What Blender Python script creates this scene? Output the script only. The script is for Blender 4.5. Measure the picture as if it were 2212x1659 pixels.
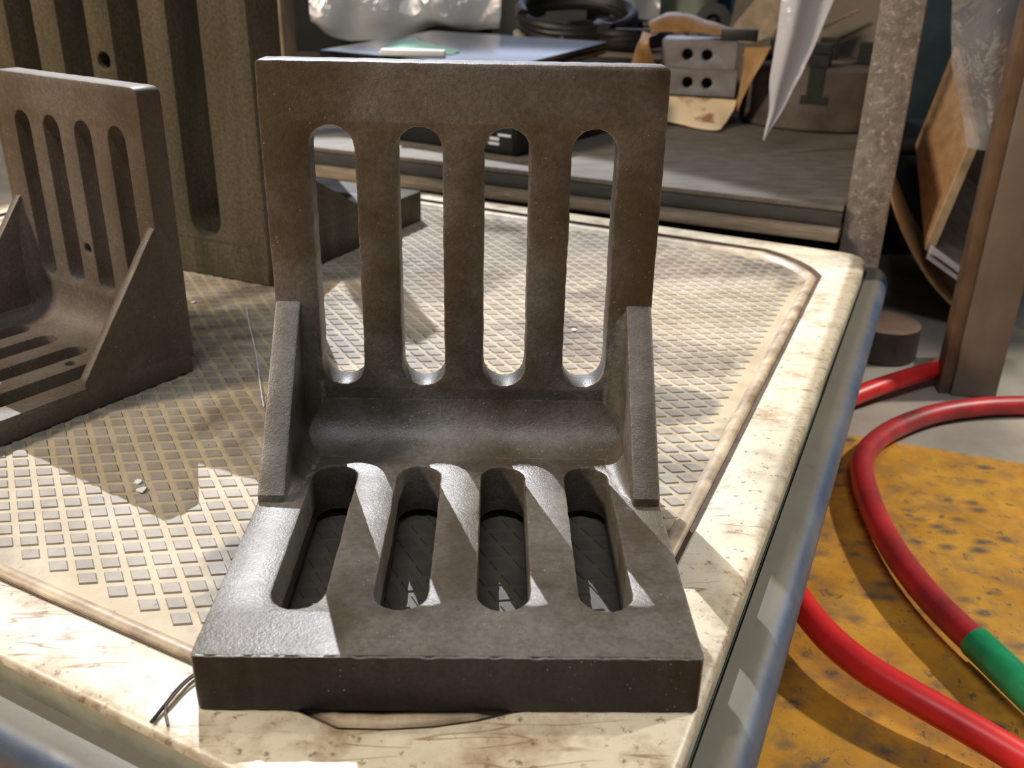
import bpy, bmesh, math, random
from mathutils import Vector, Matrix, noise

S = bpy.context.scene
for o in list(bpy.data.objects):
    bpy.data.objects.remove(o)
COL = S.collection
R = math.radians
random.seed(7)

# ------------------------------------------------------------------ camera
cam_d = bpy.data.cameras.new('camera')
cam = bpy.data.objects.new('camera', cam_d)
COL.objects.link(cam)
rows = ((0.99973, -0.01246, 0.01945), (0.01260, -0.41155, -0.91130), (0.01936, 0.91130, -0.41128))
M = Matrix(((rows[0][0], -rows[1][0], -rows[2][0], 0.11634),
            (rows[0][1], -rows[1][1], -rows[2][1], -0.28638),
            (rows[0][2], -rows[1][2], -rows[2][2], 0.27300),
            (0, 0, 0, 1)))
cam.matrix_world = M
cam_d.sensor_width = 36.0
cam_d.lens = 2022.2 / 2212 * 36.0
cam_d.clip_start = 0.01
cam_d.dof.use_dof = True
cam_d.dof.focus_distance = 0.50
cam_d.dof.aperture_fstop = 13.0
S.camera = cam

# ------------------------------------------------------------------ light
W = bpy.data.worlds.new('workshop_air')
S.world = W
W.use_nodes = True
W.node_tree.nodes['Background'].inputs[0].default_value = (0.80, 0.86, 1.0, 1)
W.node_tree.nodes['Background'].inputs[1].default_value = 0.08
S.view_settings.view_transform = 'Standard'
S.view_settings.look = 'None'
S.view_settings.exposure = 0.0
S.view_settings.gamma = 1.0
S.view_settings.use_curve_mapping = False


def lamp(name, kind, loc, target, power, color, **kw):
    d = bpy.data.lights.new(name, kind)
    d.energy = power
    d.color = color
    for k, v in kw.items():
        setattr(d, k, v)
    o = bpy.data.objects.new(name, d)
    COL.objects.link(o)
    o.location = loc
    o.rotation_euler = (Vector(target) - Vector(loc)).to_track_quat('-Z', 'Y').to_euler()
    return o


def polar(c, az, el, r):
    return (c[0] + r * math.cos(R(el)) * math.cos(R(az)), c[1] + r * math.cos(R(el)) * math.sin(R(az)), c[2] + r * math.sin(R(el)))


# hard lamp far behind on the left, warm bay lamp on the left, small lamp on the right, ceiling lamp above
lamp('spot_lamp', 'SPOT', polar((0.02, 0.36, 0), 108.5, 46.6, 6.0), (0.02, 0.36, 0), 2200, (0.93, 0.95, 1.0),
     spot_size=R(10.8), spot_blend=0.12, shadow_soft_size=0.012)
lamp('bay_lamp', 'AREA', polar((0.1, 0.4, 0), 194, 40, 2.6), (0.1, 0.4, 0), 54, (1.0, 0.84, 0.66), shape='DISK', size=0.45)
lamp('side_lamp', 'SPOT', polar((0.5, 0.3, -0.15), 15, 46, 2.4), (0.55, 0.28, -0.15), 180, (1.0, 0.93, 0.82),
     spot_size=R(26), spot_blend=0.5, shadow_soft_size=0.045)
lamp('ceiling_lamp', 'AREA', polar((0.1, 0.3, 0), 262, 66, 3.0), (0.1, 0.3, 0), 26, (0.95, 0.97, 1.0), shape='RECTANGLE', size=1.3, size_y=0.08)
# unseen bluish light far behind, added for reflections on tray and edges
lamp('back_fill_light', 'AREA', (0.0, 4.6, 1.4), (0.1, 0.8, 0.0), 32, (0.68, 0.76, 1.0), shape='RECTANGLE', size=3.4, size_y=1.3)


# ------------------------------------------------------------------ materials
class NT:
    def __init__(self, name):
        self.m = bpy.data.materials.new(name)
        self.m.use_nodes = True
        self.t = self.m.node_tree
        self.p = self.t.nodes['Principled BSDF']
        self.tc = self.t.nodes.new('ShaderNodeTexCoord').outputs['Object']

    def n(self, kind, **kw):
        nd = self.t.nodes.new('ShaderNode' + kind)
        for k, v in kw.items():
            setattr(nd, k, v)
        return nd

    def put(self, sock, v):
        if isinstance(v, bpy.types.NodeSocket):
            self.t.links.new(v, sock)
        else:
            sock.default_value = v

    def mapped(self, scale=(1, 1, 1), rot=(0, 0, 0), vec=None):
        nd = self.n('Mapping')
        self.put(nd.inputs['Vector'], vec or self.tc)
        nd.inputs['Scale'].default_value = scale
        nd.inputs['Rotation'].default_value = rot
        return nd.outputs[0]

    def noise(self, scale, detail=4, rough=0.55, vec=None, dist=0.0):
        nd = self.n('TexNoise')
        self.put(nd.inputs['Vector'], vec or self.tc)
        nd.inputs['Scale'].default_value = scale
        nd.inputs['Detail'].default_value = detail
        nd.inputs['Roughness'].default_value = rough
        nd.inputs['Distortion'].default_value = dist
        return nd.outputs['Fac']

    def voro(self, scale, vec=None, feature='F1', out='Distance', rnd=1.0):
        nd = self.n('TexVoronoi', feature=feature)
        self.put(nd.inputs['Vector'], vec or self.tc)
        nd.inputs['Scale'].default_value = scale
        nd.inputs['Randomness'].default_value = rnd
        return nd.outputs[out]

    def ramp(self, fac, *stops):
        nd = self.n('ValToRGB')
        self.put(nd.inputs[0], fac)
        e = nd.color_ramp.elements
        while len(e) < len(stops):
            e.new(0.5)
        for el, (p, c) in zip(e, stops):
            el.position = p
            el.color = (c, c, c, 1) if not hasattr(c, '__len__') else (*c, 1)
        return nd.outputs[0]

    def mix(self, fac, a, b, mode='MIX'):
        nd = self.n('MixRGB', blend_type=mode)
        self.put(nd.inputs[0], fac)
        for s, v in ((nd.inputs[1], a), (nd.inputs[2], b)):
            self.put(s, (*v, 1) if isinstance(v, tuple) and len(v) == 3 else v)
        return nd.outputs[0]

    def math(self, op, a, b=0.0):
        nd = self.n('Math', operation=op)
        self.put(nd.inputs[0], a)
        self.put(nd.inputs[1], b)
        return nd.outputs[0]

    def xyz(self, vec=None):
        nd = self.n('SeparateXYZ')
        self.put(nd.inputs[0], vec or self.tc)
        return nd.outputs

    def bump(self, h, strength=0.5, dist=0.001, prev=None):
        nd = self.n('Bump')
        nd.inputs['Strength'].default_value = strength
        nd.inputs['Distance'].default_value = dist
        self.put(nd.inputs['Height'], h)
        if prev:
            self.put(nd.inputs['Normal'], prev)
        return nd.outputs[0]

    def out(self, color=None, rough=None, metal=None, normal=None, spec=None, **kw):
        p = self.p
        if color is not None:
            self.put(p.inputs['Base Color'], (*color, 1) if isinstance(color, tuple) and len(color) == 3 else color)
        if rough is not None:
            self.put(p.inputs['Roughness'], rough)
        if metal is not None:
            self.put(p.inputs['Metallic'], metal)
        if normal is not None:
            self.put(p.inputs['Normal'], normal)
        if spec is not None:
            self.put(p.inputs['Specular IOR Level'], spec)
        for k, v in kw.items():
            self.put(p.inputs[k.replace('_', ' ')], v)
        return self.m


def iron(name, dark, light, rlo=0.42, rhi=0.6, spec=0.5, grain=1.0, patch=14, wear=False):
    t = NT(name)
    f = t.ramp(t.noise(patch, 6, 0.62), (0.42, 0.0), (0.62, 1.0))
    c = t.mix(f, dark, light)
    g = t.noise(420, 3, 0.6)
    c = t.mix(t.ramp(g, (0.3, 0.55), (0.7, 1.0)), (dark[0] * .35, dark[1] * .35, dark[2] * .35), c)
    if wear:
        bv = t.n('Bevel', samples=4)
        bv.inputs['Radius'].default_value = 0.0022
        ge = t.n('NewGeometry')
        dt = t.n('VectorMath', operation='DOT_PRODUCT')
        t.put(dt.inputs[0], bv.outputs[0])
        t.put(dt.inputs[1], ge.outputs['Normal'])
        e = t.ramp(dt.outputs['Value'], (0.84, 1.0), (0.985, 0.0))
        e = t.math('MULTIPLY', e, t.ramp(t.noise(130, 5, 0.7), (0.45, 0.0), (0.62, 1.0)))
        c = t.mix(t.math('MULTIPLY', e, 0.8), c, (0.30, 0.235, 0.19))
    glint = t.ramp(t.voro(300), (0.0, 1.0), (0.14, 0.0))  # sparkle of the grain painted in as pale specks
    glint = t.math('MULTIPLY', glint, t.ramp(t.noise(60, 3), (0.50, 0.0), (0.60, 1.0)))
    c = t.mix(glint, c, (0.55, 0.52, 0.48))
    r = t.ramp(t.noise(50, 4), (0.3, rlo), (0.7, rhi))
    b1 = t.bump(t.noise(380, 4, 0.75), 0.30 * grain, 0.0006)
    b2 = t.bump(t.noise(900, 3, 0.6), 0.55 * grain, 0.0004, b1)
    return t.out(c, r, 0.0, b2, spec)


IRON = iron('cast_iron', (0.086, 0.068, 0.046), (0.200, 0.188, 0.170), 0.35, 0.50, 0.65, 1.0, 14, True)
IRON_FRONT = iron('dark_front_iron', (0.030, 0.024, 0.020), (0.062, 0.052, 0.045), 0.5, 0.65, 0.35)  # darker iron for the front face of the base
IRON_BROWN = iron('brown_cast_iron', (0.095, 0.070, 0.047), (0.165, 0.138, 0.112), 0.46, 0.6, 0.5, 0.5, 9)


def olive_iron():
    t = NT('olive_machined_iron')
    v = t.mapped((22, 22, 3.0))
    f = t.ramp(t.noise(1.0, 5, 0.6, v), (0.36, 0.0), (0.68, 1.0))
    c = t.mix(f, (0.060, 0.052, 0.030), (0.160, 0.125, 0.080))
    c = t.mix(t.ramp(t.noise(300, 3), (0.35, 0.5), (0.65, 1.0)), (0.02, 0.02, 0.012), c)
    n = t.bump(t.noise(300, 3), 0.3, 0.0004)
    return t.out(c, t.ramp(t.noise(30), (0.3, 0.4), (0.7, 0.58)), 0.0, n, 0.4)


OLIVE = olive_iron()


def simple(name, col, rough=0.5, metal=0.0, var=0.25, scale=40, bump=0.2, bd=0.0006, spec=0.5, dirt=None, streak=None):
    t = NT(name)
    vec = t.mapped(streak) if streak else None
    f = t.ramp(t.noise(scale, 5, 0.6, vec), (0.3, 0.0), (0.7, 1.0))
    lo = dirt or tuple(x * (1 - var * 1.6) for x in col)
    c = t.mix(f, lo, tuple(min(1, x * (1 + var * .5)) for x in col))
    n = t.bump(t.noise(scale * 6, 3), bump, bd)
    return t.out(c, rough, metal, n, spec)


def cream_rim():
    t = NT('stained_cream_enamel')
    base = t.mix(t.ramp(t.noise(9, 5), (0.35, 0.0), (0.65, 1.0)), (0.56, 0.48, 0.34), (0.70, 0.63, 0.48))
    # rust and dirt blots
    st = t.ramp(t.noise(24, 8, 0.70, None, 0.1), (0.51, 0.0), (0.67, 1.0))
    base = t.mix(t.math('MULTIPLY', st, 0.7), base, (0.26, 0.16, 0.085))
    sp = t.ramp(t.noise(170, 5, 0.7), (0.585, 0.0), (0.66, 1.0))
    base = t.mix(t.math('MULTIPLY', sp, 0.8), base, (0.16, 0.10, 0.06))
    # long hairline scratches running across the rim
    for ang, sc, seed in ((20, (7.5, 75, 1), 0.0), (-35, (6, 60, 1), 3.7), (78, (6, 55, 1), 8.1)):
        nd = t.n('Mapping')
        t.put(nd.inputs['Vector'], t.tc)
        nd.inputs['Rotation'].default_value = (0, 0, R(ang))
        nd.inputs['Scale'].default_value = sc
        nd.inputs['Location'].default_value = (seed, seed * .7, 0)
        v = t.noise(1.0, 2, 0.5, nd.outputs[0], 0.4)
        d = t.math('ABSOLUTE', t.math('SUBTRACT', v, 0.5))
        l = t.ramp(d, (0.0, 1.0), (0.012, 0.0))
        l = t.math('MULTIPLY', l, t.ramp(t.noise(11 + seed, 3), (0.56, 0.0), (0.61, 0.85)))
        base = t.mix(l, base, (0.22, 0.13, 0.07))
    bv = t.n('Bevel', samples=4)
    bv.inputs['Radius'].default_value = 0.007
    ge = t.n('NewGeometry')
    dt = t.n('VectorMath', operation='DOT_PRODUCT')
    t.put(dt.inputs[0], bv.outputs[0])
    t.put(dt.inputs[1], ge.outputs['True Normal'])
    e = t.ramp(dt.outputs['Value'], (0.90, 1.0), (0.999, 0.0))
    e = t.math('MULTIPLY', e, t.ramp(t.noise(75, 6, 0.75), (0.46, 0.0), (0.58, 1.0)))
    base = t.mix(t.math('MULTIPLY', e, 0.85), base, (0.17, 0.115, 0.07))
    r = t.ramp(t.noise(40, 4), (0.3, 0.28), (0.7, 0.5))
    n = t.bump(t.noise(60, 4), 0.25, 0.0006)
    return t, base, r, n


t, c, r, n = cream_rim()
CREAM = t.out(c, r, 0, n, 0.5)


def mat_rubber(name, a, b):
    t = NT(name)
    f = t.ramp(t.noise(22, 5, 0.6), (0.38, 0.0), (0.62, 1.0))
    c = t.mix(f, a, b)
    oil = t.ramp(t.noise(7.5, 7, 0.62, None, 0.5), (0.50, 0.0), (0.62, 1.0))
    c = t.mix(t.math('MULTIPLY', oil, 0.70), c, (0.085, 0.062, 0.042))
    # oil pool round the heavy plate, also painted shade for its slots; two smaller
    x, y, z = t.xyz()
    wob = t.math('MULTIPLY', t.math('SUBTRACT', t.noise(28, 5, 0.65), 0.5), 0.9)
    oil_shade = None
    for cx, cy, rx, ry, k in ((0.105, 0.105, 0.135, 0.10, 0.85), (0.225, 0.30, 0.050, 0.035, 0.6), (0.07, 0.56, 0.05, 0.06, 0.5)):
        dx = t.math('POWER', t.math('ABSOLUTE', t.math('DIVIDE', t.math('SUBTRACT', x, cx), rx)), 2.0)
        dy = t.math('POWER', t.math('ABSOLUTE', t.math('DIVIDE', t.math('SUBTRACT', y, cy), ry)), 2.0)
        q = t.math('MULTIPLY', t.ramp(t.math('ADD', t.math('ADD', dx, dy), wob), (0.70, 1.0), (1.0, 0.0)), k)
        oil_shade = q if oil_shade is None else t.math('MAXIMUM', oil_shade, q)
    c = t.mix(oil_shade, c, (0.050, 0.047, 0.040))
    rust = t.ramp(t.noise(5.0, 4, 0.6), (0.55, 0.0), (0.7, 1.0))
    c = t.mix(t.math('MULTIPLY', rust, 0.35), c, (0.36, 0.22, 0.12))
    sp = t.ramp(t.noise(210, 4, 0.7), (0.66, 0.0), (0.72, 1.0))
    c = t.mix(t.math('MULTIPLY', sp, 0.8), c, (0.06, 0.045, 0.03))
    r = t.mix(oil, (0.62,) * 3, (0.36,) * 3)
    n = t.bump(t.noise(140, 4), 0.35, 0.0005)
    return t.out(c, r, 0, n, 0.45)


MAT_FLOOR = mat_rubber('dusty_mat', (0.38, 0.305, 0.195), (0.47, 0.395, 0.275))
MAT_STUD = mat_rubber('worn_stud_rubber', (0.235, 0.205, 0.16), (0.36, 0.32, 0.26))

BEAD = simple('tan_bead', (0.50, 0.40, 0.26), 0.45, dirt=(0.17, 0.11, 0.06), scale=45)
GROOVE = simple('groove_grime', (0.12, 0.08, 0.05), 0.7, dirt=(0.05, 0.03, 0.02), scale=60)
PALE = simple('pale_green_enamel', (0.52, 0.53, 0.41), 0.45, dirt=(0.28, 0.23, 0.15), scale=28)


def bumper_mat():
    t = NT('dusty_blue_bumper')
    f = t.ramp(t.noise(16, 6, 0.65), (0.36, 0.0), (0.66, 1.0))
    c = t.mix(f, (0.034, 0.070, 0.145), (0.125, 0.145, 0.175))
    # dust settled on the flat top
    g = t.n('NewGeometry')
    up = t.xyz(g.outputs['Normal'])[2]
    d = t.ramp(up, (0.80, 0.0), (0.97, 1.0))
    c = t.mix(t.math('MULTIPLY', d, 0.9), c, (0.150, 0.135, 0.098))
    c = t.mix(t.ramp(t.noise(90, 4), (0.6, 0.0), (0.72, 0.6)), c, (0.10, 0.09, 0.08))
    return t.out(c, t.ramp(t.noise(30), (0.3, 0.38), (0.7, 0.6)), 0, t.bump(t.noise(120, 4), 0.3, 0.0006), 0.4)


BUMPER = bumper_mat()


def floor_mat():
    t = NT('painted_concrete')
    x, y, z = t.xyz()
    # paint edge: a straight line at -20.8 degrees, slightly ragged
    e = t.math('ADD', t.math('MULTIPLY', x, 0.355), t.math('MULTIPLY', y, 0.935))
    e = t.math('ADD', e, t.math('MULTIPLY', t.math('SUBTRACT', t.noise(45, 4), 0.5), 0.016))
    paint = t.ramp(t.math('SUBTRACT', e, 0.170), (0.499, 1.0), (0.503, 0.0))
    con = t.mix(t.ramp(t.noise(6, 7, 0.65), (0.35, 0.0), (0.65, 1.0)), (0.27, 0.245, 0.205), (0.42, 0.385, 0.325))
    yel = t.mix(t.ramp(t.noise(16, 5, 0.62), (0.38, 0.0), (0.62, 1.0)), (0.46, 0.215, 0.020), (0.66, 0.335, 0.035))
    wear = t.ramp(t.noise(34, 8, 0.72, None, 0.3), (0.48, 0.0), (0.62, 1.0))
    yel = t.mix(t.math('MULTIPLY', wear, 0.6), yel, (0.25, 0.15, 0.065))
    ch = t.n('Mapping')
    t.put(ch.inputs['Vector'], t.tc)
    ch.inputs['Rotation'].default_value = (0, 0, R(25))
    ch.inputs['Scale'].default_value = (38, 64, 1)
    warp = t.mix(0.18, ch.outputs[0], t.n('TexNoise').outputs['Color'])
    chips = t.ramp(t.voro(1.0, ch.outputs[0]), (0.12, 1.0), (0.42, 0.0))
    chips = t.math('MULTIPLY', chips, t.ramp(t.noise(15, 6, 0.75), (0.44, 0.0), (0.53, 1.0)))
    yel = t.mix(t.math('MULTIPLY', chips, 0.9), yel, (0.075, 0.075, 0.070))
    fl = t.ramp(t.noise(95, 5, 0.72, None, 0.4), (0.60, 0.0), (0.66, 1.0))
    yel = t.mix(t.math('MULTIPLY', fl, 0.8), yel, (0.10, 0.085, 0.06))
    gr = t.ramp(t.voro(9.0), (0.05, 1.0), (0.065, 0.0))
    yel = t.mix(t.math('MULTIPLY', gr, 0.8), yel, (0.06, 0.25, 0.14))
    c = t.mix(paint, con, yel)
    n = t.bump(t.noise(70, 5), 0.4, 0.001)
    return t.out(c, t.ramp(t.noise(20), (0.3, 0.42), (0.7, 0.7)), 0, n, 0.4)


FLOOR = floor_mat()
HOSE = simple('red_rubber', (0.78, 0.028, 0.028), 0.38, dirt=(0.62, 0.02, 0.022), scale=24, bump=0.1)
HOSE_DIRTY = simple('grimy_red_rubber', (0.50, 0.025, 0.030), 0.42, dirt=(0.17, 0.018, 0.022), scale=20, bump=0.15)
GREEN_TAPE = simple('green_tape', (0.015, 0.30, 0.12), 0.3, scale=60, var=0.2)
SHELF = simple('dusty_shelf_steel', (0.165, 0.142, 0.112), 0.65, dirt=(0.095, 0.08, 0.062), scale=5, streak=(5, 16, 5))
EDGE = simple('grey_channel_steel', (0.062, 0.058, 0.056), 0.55, dirt=(0.038, 0.035, 0.032), scale=8, streak=(4, 4, 30))
BOARD = simple('brown_batten', (0.30, 0.245, 0.18), 0.65, dirt=(0.16, 0.115, 0.075), scale=6, streak=(4, 4, 40))
RUSTLEG = simple('brown_rack_steel', (0.32, 0.24, 0.165), 0.6, dirt=(0.17, 0.12, 0.08), scale=26)
PITTED = NT('pitted_galvanised')
_c = PITTED.mix(PITTED.ramp(PITTED.noise(60, 5, 0.7), (0.35, 0.0), (0.65, 1.0)), (0.17, 0.14, 0.12), (0.30, 0.265, 0.235))
_v = PITTED.ramp(PITTED.noise(150, 4, 0.65), (0.56, 0.0), (0.66, 1.0))
_c = PITTED.mix(PITTED.math('MULTIPLY', _v, 0.7), _c, (0.50, 0.46, 0.42))
PITTED = PITTED.out(_c, 0.45, 0.2, PITTED.bump(PITTED.noise(130, 4, 0.7), 0.9, 0.002), 0.5)
POSTM = simple('grey_brown_post_paint', (0.20, 0.168, 0.135), 0.55, dirt=(0.14, 0.115, 0.09), scale=12)
POSTEDGE = simple('rusty_post_edge', (0.17, 0.105, 0.06), 0.6, scale=30)
BLACK_GLASS = simple('glossy_black_tray', (0.012, 0.013, 0.016), 0.22, scale=8, bump=0.02)
BLACK = simple('black_plastic', (0.010, 0.010, 0.011), 0.4, scale=30)
CABLE = simple('black_rubber_cable', (0.022, 0.019, 0.017), 0.45, scale=40)
DARK = simple('dark_painted_steel', (0.012, 0.011, 0.010), 0.6, scale=10)
DARKWALL = simple('dark_wall_paint', (0.014, 0.013, 0.012), 0.8, scale=4)
WHITE = simple('white_plastic', (0.85, 0.86, 0.84), 0.4, scale=20, var=0.06)
INK = simple('white_print', (0.70, 0.72, 0.72), 0.5, scale=20, var=0.05)
MINT = simple('mint_masking_tape', (0.33, 0.62, 0.47), 0.6, scale=60, var=0.12)
STEEL = simple('ground_steel', (0.52, 0.53, 0.56), 0.32, 0.55, scale=14, dirt=(0.34, 0.27, 0.235), bump=0.1)
HOLE = simple('black_bore', (0.006, 0.006, 0.006), 0.6)
PAPER = simple('waxed_kraft_paper', (0.56, 0.345, 0.145), 0.45, dirt=(0.30, 0.155, 0.055), scale=18, bump=0.4, bd=0.002)
PAPER_PALE = NT('pale_oiled_paper')
_c = PAPER_PALE.mix(PAPER_PALE.ramp(PAPER_PALE.noise(17, 4, 0.5), (0.58, 0.0), (0.66, 1.0)), (0.86, 0.68, 0.44), (0.36, 0.17, 0.09))
PAPER_PALE = PAPER_PALE.out(_c, 0.45, 0, PAPER_PALE.bump(PAPER_PALE.noise(30, 4), 0.3, 0.002), 0.4)
CHUCK = simple('worn_chuck_steel', (0.20, 0.165, 0.14), 0.42, 0.15, dirt=(0.085, 0.066, 0.054), scale=13, bump=0.2)
CHUCKDARK = simple('dark_jaw_steel', (0.030, 0.032, 0.031), 0.5, scale=30)
CARD = simple('grey_card', (0.30, 0.255, 0.20), 0.8, scale=9, var=0.15)
CARTON = simple('brown_carton', (0.52, 0.32, 0.15), 0.7, dirt=(0.38, 0.21, 0.09), scale=6, streak=(10, 3, 10))
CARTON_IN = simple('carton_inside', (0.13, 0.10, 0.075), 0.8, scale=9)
CARTON_EDGE = simple('carton_cut_edge', (0.62, 0.46, 0.28), 0.8, scale=50)
FOAM = simple('white_foam_strip', (0.66, 0.64, 0.70), 0.6, scale=40, var=0.12)
TEAL = simple('dark_teal_cloth', (0.028, 0.055, 0.068), 0.7, scale=14)
BRASS = simple('pale_brass', (0.62, 0.53, 0.38), 0.35, 0.4, scale=40)
COPPER = simple('copper_rod', (0.36, 0.24, 0.18), 0.45, 0.3, scale=40)
CHROME = simple('nickel_fitting', (0.62, 0.62, 0.60), 0.22, 0.8, scale=60)
GREYPLATE = simple('grey_steel_plate', (0.26, 0.27, 0.255), 0.5, 0.1, scale=18)
RUSTDISC = simple('rusty_steel_disc', (0.30, 0.20, 0.135), 0.55, 0.1, dirt=(0.17, 0.11, 0.08), scale=20)
DISCSIDE = simple('dark_disc_side', (0.075, 0.058, 0.052), 0.5, scale=20)
CASTER = simple('caster_rubber', (0.03, 0.03, 0.03), 0.6)
BLUE = simple('blue_bin_plastic', (0.035, 0.085, 0.16), 0.45)
SAGE = simple('sage_green_cloth', (0.30, 0.34, 0.27), 0.8, scale=10)


def film(name, tint, clear, rough=0.12, milk=0.3, scale=14):
    t = NT(name)
    tr = t.n('BsdfTransparent')
    tr.inputs[0].default_value = (*tint, 1)
    gl = t.n('BsdfGlossy')
    gl.inputs['Roughness'].default_value = rough
    df = t.n('BsdfDiffuse')
    df.inputs[0].default_value = (tint[0] * .85, tint[1] * .85, tint[2] * .88, 1)
    nn = t.bump(t.noise(scale, 4, 0.6, None, 1.2), 0.6, 0.012)
    t.put(gl.inputs['Normal'], nn)
    m1 = t.n('MixShader')
    m1.inputs[0].default_value = milk
    t.put(m1.inputs[1], gl.outputs[0])
    t.put(m1.inputs[2], df.outputs[0])
    m2 = t.n('MixShader')
    f = t.ramp(t.noise(scale * .7, 4), (0.35, clear * .75), (0.65, min(1, clear * 1.2)))
    t.put(m2.inputs[0], f)
    t.put(m2.inputs[1], m1.outputs[0])
    t.put(m2.inputs[2], tr.outputs[0])
    t.t.links.new(m2.outputs[0], t.t.nodes['Material Output'].inputs[0])
    return t.m


BAG = film('cloudy_bag_film', (0.86, 0.92, 0.95), 0.22, 0.10, 0.60, 22)
CLEAR = film('clear_wrap_film', (0.84, 0.82, 0.80), 0.52, 0.14, 0.60, 10)
STRIP = film('milky_film', (0.90, 0.88, 0.88), 0.10, 0.3, 0.88)


# ------------------------------------------------------------------ mesh helpers
def tag(o, label=None, cat=None, group=None, kind=None):
    for k, v in (('label', label), ('category', cat), ('group', group), ('kind', kind)):
        if v:
            o[k] = v
    return o


def empty(name, loc=(0, 0, 0), rz=0.0):
    o = bpy.data.objects.new(name, None)
    o.empty_display_size = 0.02
    COL.objects.link(o)
    o.location = loc
    o.rotation_euler = (0, 0, rz)
    return o


def obj(name, me, mat, parent=None, smooth=35, kind=None, label=None):
    if isinstance(me, bmesh.types.BMesh):
        bm = me
        bmesh.ops.recalc_face_normals(bm, faces=bm.faces)
        me = bpy.data.meshes.new(name)
        bm.to_mesh(me)
        bm.free()
    o = bpy.data.objects.new(name, me)
    COL.objects.link(o)
    for m in (mat if isinstance(mat, (list, tuple)) else [mat]):
        me.materials.append(m)
    if smooth:
        me.shade_smooth()
        me.set_sharp_from_angle(angle=R(smooth))
    if parent:
        o.parent = parent
    if kind:
        o['kind'] = kind
    if label:
        o['label'] = label
    return o


def slab(outline, holes, thick, bevel=0.001, seg=2, mx=None):
    """flat plate with holes, outline in XY, thickness centred on z=0"""
    cu = bpy.data.curves.new('tmp', 'CURVE')
    cu.dimensions = '2D'
    cu.fill_mode = 'BOTH'
    cu.extrude = thick / 2 - bevel
    cu.bevel_depth = bevel
    cu.bevel_resolution = seg - 1
    cu.offset = -bevel
    for pts in [outline] + list(holes):
        s = cu.splines.new('POLY')
        s.points.add(len(pts) - 1)
        for p, q in zip(s.points, pts):
            p.co = (q[0], q[1], 0, 1)
        s.use_cyclic_u = True
    o = bpy.data.objects.new('tmp', cu)
    COL.objects.link(o)
    bpy.context.view_layer.update()
    me = bpy.data.meshes.new_from_object(o.evaluated_get(bpy.context.evaluated_depsgraph_get()))
    bpy.data.objects.remove(o)
    bpy.data.curves.remove(cu)
    bm = bmesh.new()
    bm.from_mesh(me)
    bpy.data.meshes.remove(me)
    bmesh.ops.remove_doubles(bm, verts=bm.verts, dist=1e-6)
    if mx:
        bmesh.ops.transform(bm, matrix=mx, verts=bm.verts)
    return bm


def resample(pts, step, amp, seed):
    out = []
    n = len(pts)
    for i in range(n):
        a, b = Vector(pts[i]), Vector(pts[(i + 1) % n])
        k = max(1, int((b - a).length / step))
        for j in range(k):
            p = a + (b - a) * (j / k)
            d = noise.noise_vector(Vector((p.x * 260 + seed, p.y * 260, seed * 1.7)))
            d2 = noise.noise_vector(Vector((p.x * 45 + seed, p.y * 45, seed)))
            out.append((p.x + amp * d.x + amp * .8 * d2.x, p.y + amp * d.y + amp * .8 * d2.y))
    return out


def rrect(x0, y0, x1, y1, r, n=5):
    pts = []
    for cx, cy, a0 in ((x1 - r, y0 + r, -90), (x1 - r, y1 - r, 0), (x0 + r, y1 - r, 90), (x0 + r, y0 + r, 180)):
        for i in range(n + 1):
            a = R(a0 + 90 * i / n)
            pts.append((cx + r * math.cos(a), cy + r * math.sin(a)))
    return pts


def stadium(x, y0, y1, w, n=9):
    r = w / 2
    pts = []
    for i in range(n + 1):
        a = math.pi * i / n
        pts.append((x + r * math.cos(a), y1 - r + r * math.sin(a)))
    for i in range(n + 1):
        a = math.pi + math.pi * i / n
        pts.append((x + r * math.cos(a), y0 + r + r * math.sin(a)))
    return pts


def circ(x, y, r, n=20):
    return [(x + r * math.cos(2 * math.pi * i / n), y + r * math.sin(2 * math.pi * i / n)) for i in range(n)]


def box(bm, x0, x1, y0, y1, z0, z1, mx=None, bev=0.0):
    r = bmesh.ops.create_cube(bm, size=1.0, matrix=Matrix.Translation(((x0 + x1) / 2, (y0 + y1) / 2, (z0 + z1) / 2)) @ Matrix.Diagonal((x1 - x0, y1 - y0, z1 - z0, 1)))
    vs = r['verts']
    if bev:
        es = list({e for v in vs for e in v.link_edges})
        rr = bmesh.ops.bevel(bm, geom=es, offset=bev, segments=2, affect='EDGES', profile=0.5)
        vs = rr['verts'] + [v for v in vs if v.is_valid]
        vs = list(set(vs))
    if mx:
        bmesh.ops.transform(bm, matrix=mx, verts=vs)
    return vs


def newbox(*a, mx=None, bev=0.0):
    bm = bmesh.new()
    box(bm, *a, mx=mx, bev=bev)
    return bm


def lathe(prof, n=32, mx=None):
    bm = bmesh.new()
    rings = []
    for r, z in prof:
        if r < 1e-6:
            rings.append([bm.verts.new((0, 0, z))])
        else:
            rings.append([bm.verts.new((r * math.cos(2 * math.pi * i / n), r * math.sin(2 * math.pi * i / n), z)) for i in range(n)])
    for a, b in zip(rings, rings[1:]):
        for i in range(n):
            j = (i + 1) % n
            if len(a) == 1 and len(b) == 1:
                continue
            elif len(a) == 1:
                bm.faces.new((a[0], b[i], b[j]))
            elif len(b) == 1:
                bm.faces.new((a[i], a[j], b[0]))
            else:
                bm.faces.new((a[i], a[j], b[j], b[i]))
    if mx:
        bmesh.ops.transform(bm, matrix=mx, verts=bm.verts)
    return bm


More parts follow.
